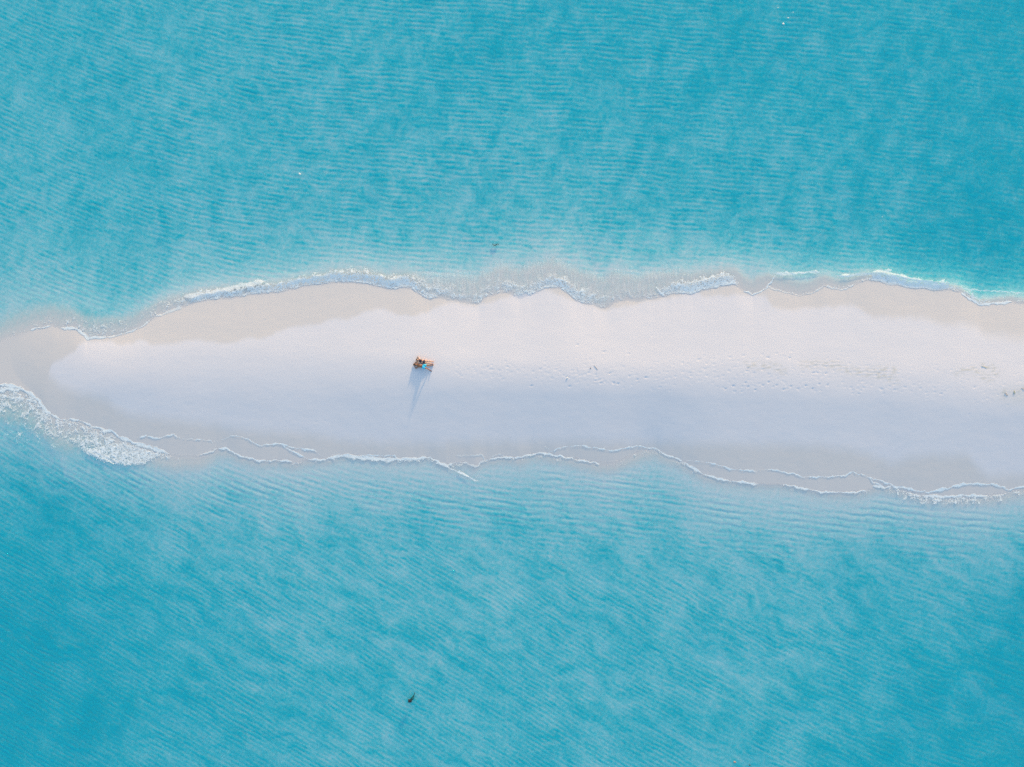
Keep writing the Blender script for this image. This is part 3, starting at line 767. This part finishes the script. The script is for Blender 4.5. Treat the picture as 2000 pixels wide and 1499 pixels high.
def strand(name, pts, r, mat, z=None, parent=None, label=None, cat=None, group=None, zs=None, sub=1):
    P = []
    for i, (px, py) in enumerate(pts):
        zz = (z if z is not None else ground_z(px, py) + .01) + (zs[i] if zs else 0)
        P.append(Vector((float(wx(px)), float(wy(py)), zz)))
    base = P[0].copy() if parent is None else Vector(parent.location)
    n = len(P)
    rad = r if isinstance(r, (list, tuple)) else [r * (0.55 + 0.9 * math.sin(math.pi * (i + .6) / (n + .4))) for i in range(n)]
    o = skin_obj(name, [p - base for p in P], [(i, i + 1) for i in range(n - 1)], list(rad), mat, parent, n // 2, sub)
    if parent is None:
        o.location = base
        tag(o, label, cat, group)
    return o

strand('driftwood', [(961.5, 476.2), (963, 478.2), (965.5, 479.6), (968, 479.2), (970, 477.8), (972, 476.8), (974, 477.6)], [.02, .03, .036, .04, .036, .036, .03], M_WOOD, -.01,
       label='short dark curved stick floating in pale turquoise water above the upper shore', cat='driftwood', zs=[-.03, -.01, .0, .0, .0, .01, .0])

def lump(name, px, py, z, r, mat, seed, flat=.6, parent=None, label=None, cat=None, group=None, stretch=1.0, rot=0.0):
    bm = bmesh.new(); bmesh.ops.create_icosphere(bm, subdivisions=3, radius=1)
    rr = random.Random(seed); off = rr.uniform(0, 50)
    P = np.array([v.co for v in bm.verts])
    f = 1 + .35 * fbm(P[:, 0] * 1.4 + off, P[:, 1] * 1.4 + P[:, 2], seed, 3) + .12 * pn(P[:, 0] * 5 + off, P[:, 1] * 5 + P[:, 2] * 3, seed + 3)
    for v, k in zip(bm.verts, f):
        v.co = Vector((v.co.x * k * r * stretch, v.co.y * k * r, v.co.z * k * r * flat))
    for fa in bm.faces: fa.smooth = True
    me = bpy.data.meshes.new(name); bm.to_mesh(me); bm.free(); me.materials.append(mat)
    o = bpy.data.objects.new(name, me); C.objects.link(o)
    loc = Vector((float(wx(px)), float(wy(py)), z)); o.rotation_euler = (0, 0, rot)
    if parent: o.parent = parent; o.location = loc - Vector(parent.location)
    else: o.location = loc; tag(o, label, cat, group)
    return o

weed = bpy.data.objects.new('seaweed', None); C.objects.link(weed); weed.location = (float(wx(801)), float(wy(1369)), 0.02); weed.empty_display_size = .2
tag(weed, 'dark seaweed clump with a trailing tail drifting in the lower water', 'seaweed')
lump('clump', 800.8, 1369.2, .03, .15, M_WEED, 4, .4, weed, stretch=1.15, rot=.4)
strand('frond', [(801.5, 1367), (804, 1364), (807, 1360.5), (809, 1357), (810.5, 1352.5)], [.06, .06, .05, .035, .015], M_GREEN, .025, weed)
strand('frond', [(803, 1369), (805.5, 1366.5), (808, 1364), (809, 1360)], [.05, .055, .04, .02], M_GREEN, .02, weed)
strand('frond', [(799, 1370), (797.5, 1366.5), (796.8, 1364.5)], [.05, .035, .015], M_GREEN, .02, weed)

for i, (px, py, r, rot, lab) in enumerate(((585.8, 340.5, .07, -.75, 'white scrap afloat alone in the upper left water'), (1529.6, 47.3, .07, -.45, 'largest of the white scraps afloat near the top edge of the sea'),
        (1539.4, 36.0, .045, 0, 'round white scrap just above the largest one near the top edge'), (1548.8, 25.0, .035, .6, 'tiny white scrap furthest up to the right near the top edge'),
        (1519.0, 16.2, .035, -.5, 'faint white scrap furthest up to the left near the top edge'), (1722.5, 424.5, .035, -.3, 'white scrap afloat above the right part of the sandbar'))):
    lump('floating_scrap', px, py, .035, r, M_WHITE, 20 + i, .35, None, lab, 'floating debris', 'white scraps afloat on the sea', 1.7 if i < 2 else 1.2, rot)
lump('floating_leaf', 1434.6, 1488.6, .03, .07, M_LEAF, 31, .25, None, 'pale pinkish leaf afloat close to the bottom edge of the sea', 'leaf', None, 1.8, -.2)
lump('floating_twig', 1464, 1494.5, .03, .05, M_WOOD, 32, .4, None, 'small dark twig afloat beside the pinkish leaf', 'twig', None, 1.7, -.5)

lump('shell', 1107.4, 738.2, ground_z(1107.4, 738.2) + .02, .06, M_SHELL, 41, .4, None, 'small white shell lying in a hollow on the crest of the sandbar', 'shell')
lump('pebble', 1152.5, 719.5, ground_z(1152.5, 719.5) + .01, .04, M_STONE, 42, .6, None, 'dark pebble beside a thin twig on the dry sand', 'pebble', None, 1.3, -.5)
strand('twig', [(1159, 714), (1162, 717.5), (1164.5, 720.5), (1167, 722)], [.008, .012, .010, .006], M_BROWN, None, label='thin brown twig lying next to a dark pebble on the dry sand', cat='twig')

def weed_heap(name_parts, cxp, cyp, spread, n, mats, label, group):
    root = bpy.data.objects.new('seaweed', None); C.objects.link(root)
    root.location = (float(wx(cxp)), float(wy(cyp)), ground_z(cxp, cyp)); root.empty_display_size = .15
    tag(root, label, 'seaweed', group)
    rr = random.Random(int(cxp))
    for i in range(n):
        a = rr.uniform(0, 6.28); px = cxp + rr.gauss(0, spread); py = cyp + rr.gauss(0, spread * .6); pts = [(px, py)]
        for k in range(4):
            a += rr.uniform(-.7, .7); px += 1.1 * math.cos(a); py += .8 * math.sin(a); pts.append((px, py))
        strand('frond', pts, rr.uniform(.007, .012), mats[i % len(mats)], None, root, zs=[rr.uniform(-.006, .012) for _ in pts])
    return root
weed_heap('f', 1956, 771, 2.2, 4, [M_BROWN], 'small curl of brown seaweed washed up on the sand by the right edge', 'seaweed washed up on the crest')
weed_heap('f', 1975, 767, 2.4, 5, [M_YELLOW, M_YELLOW, M_BROWN], 'yellow green seaweed washed up between two brown curls near the right edge', 'seaweed washed up on the crest')
weed_heap('f', 1996, 760, 2.4, 4, [M_BROWN], 'brown seaweed washed up on the sand where the bar leaves the picture', 'seaweed washed up on the crest')
weed_heap('f', 1918, 717.5, 1.6, 3, [M_YELLOW, M_YELLOW], 'pale green wisps of seaweed on top of a looping track in the sand', 'seaweed washed up on the crest')
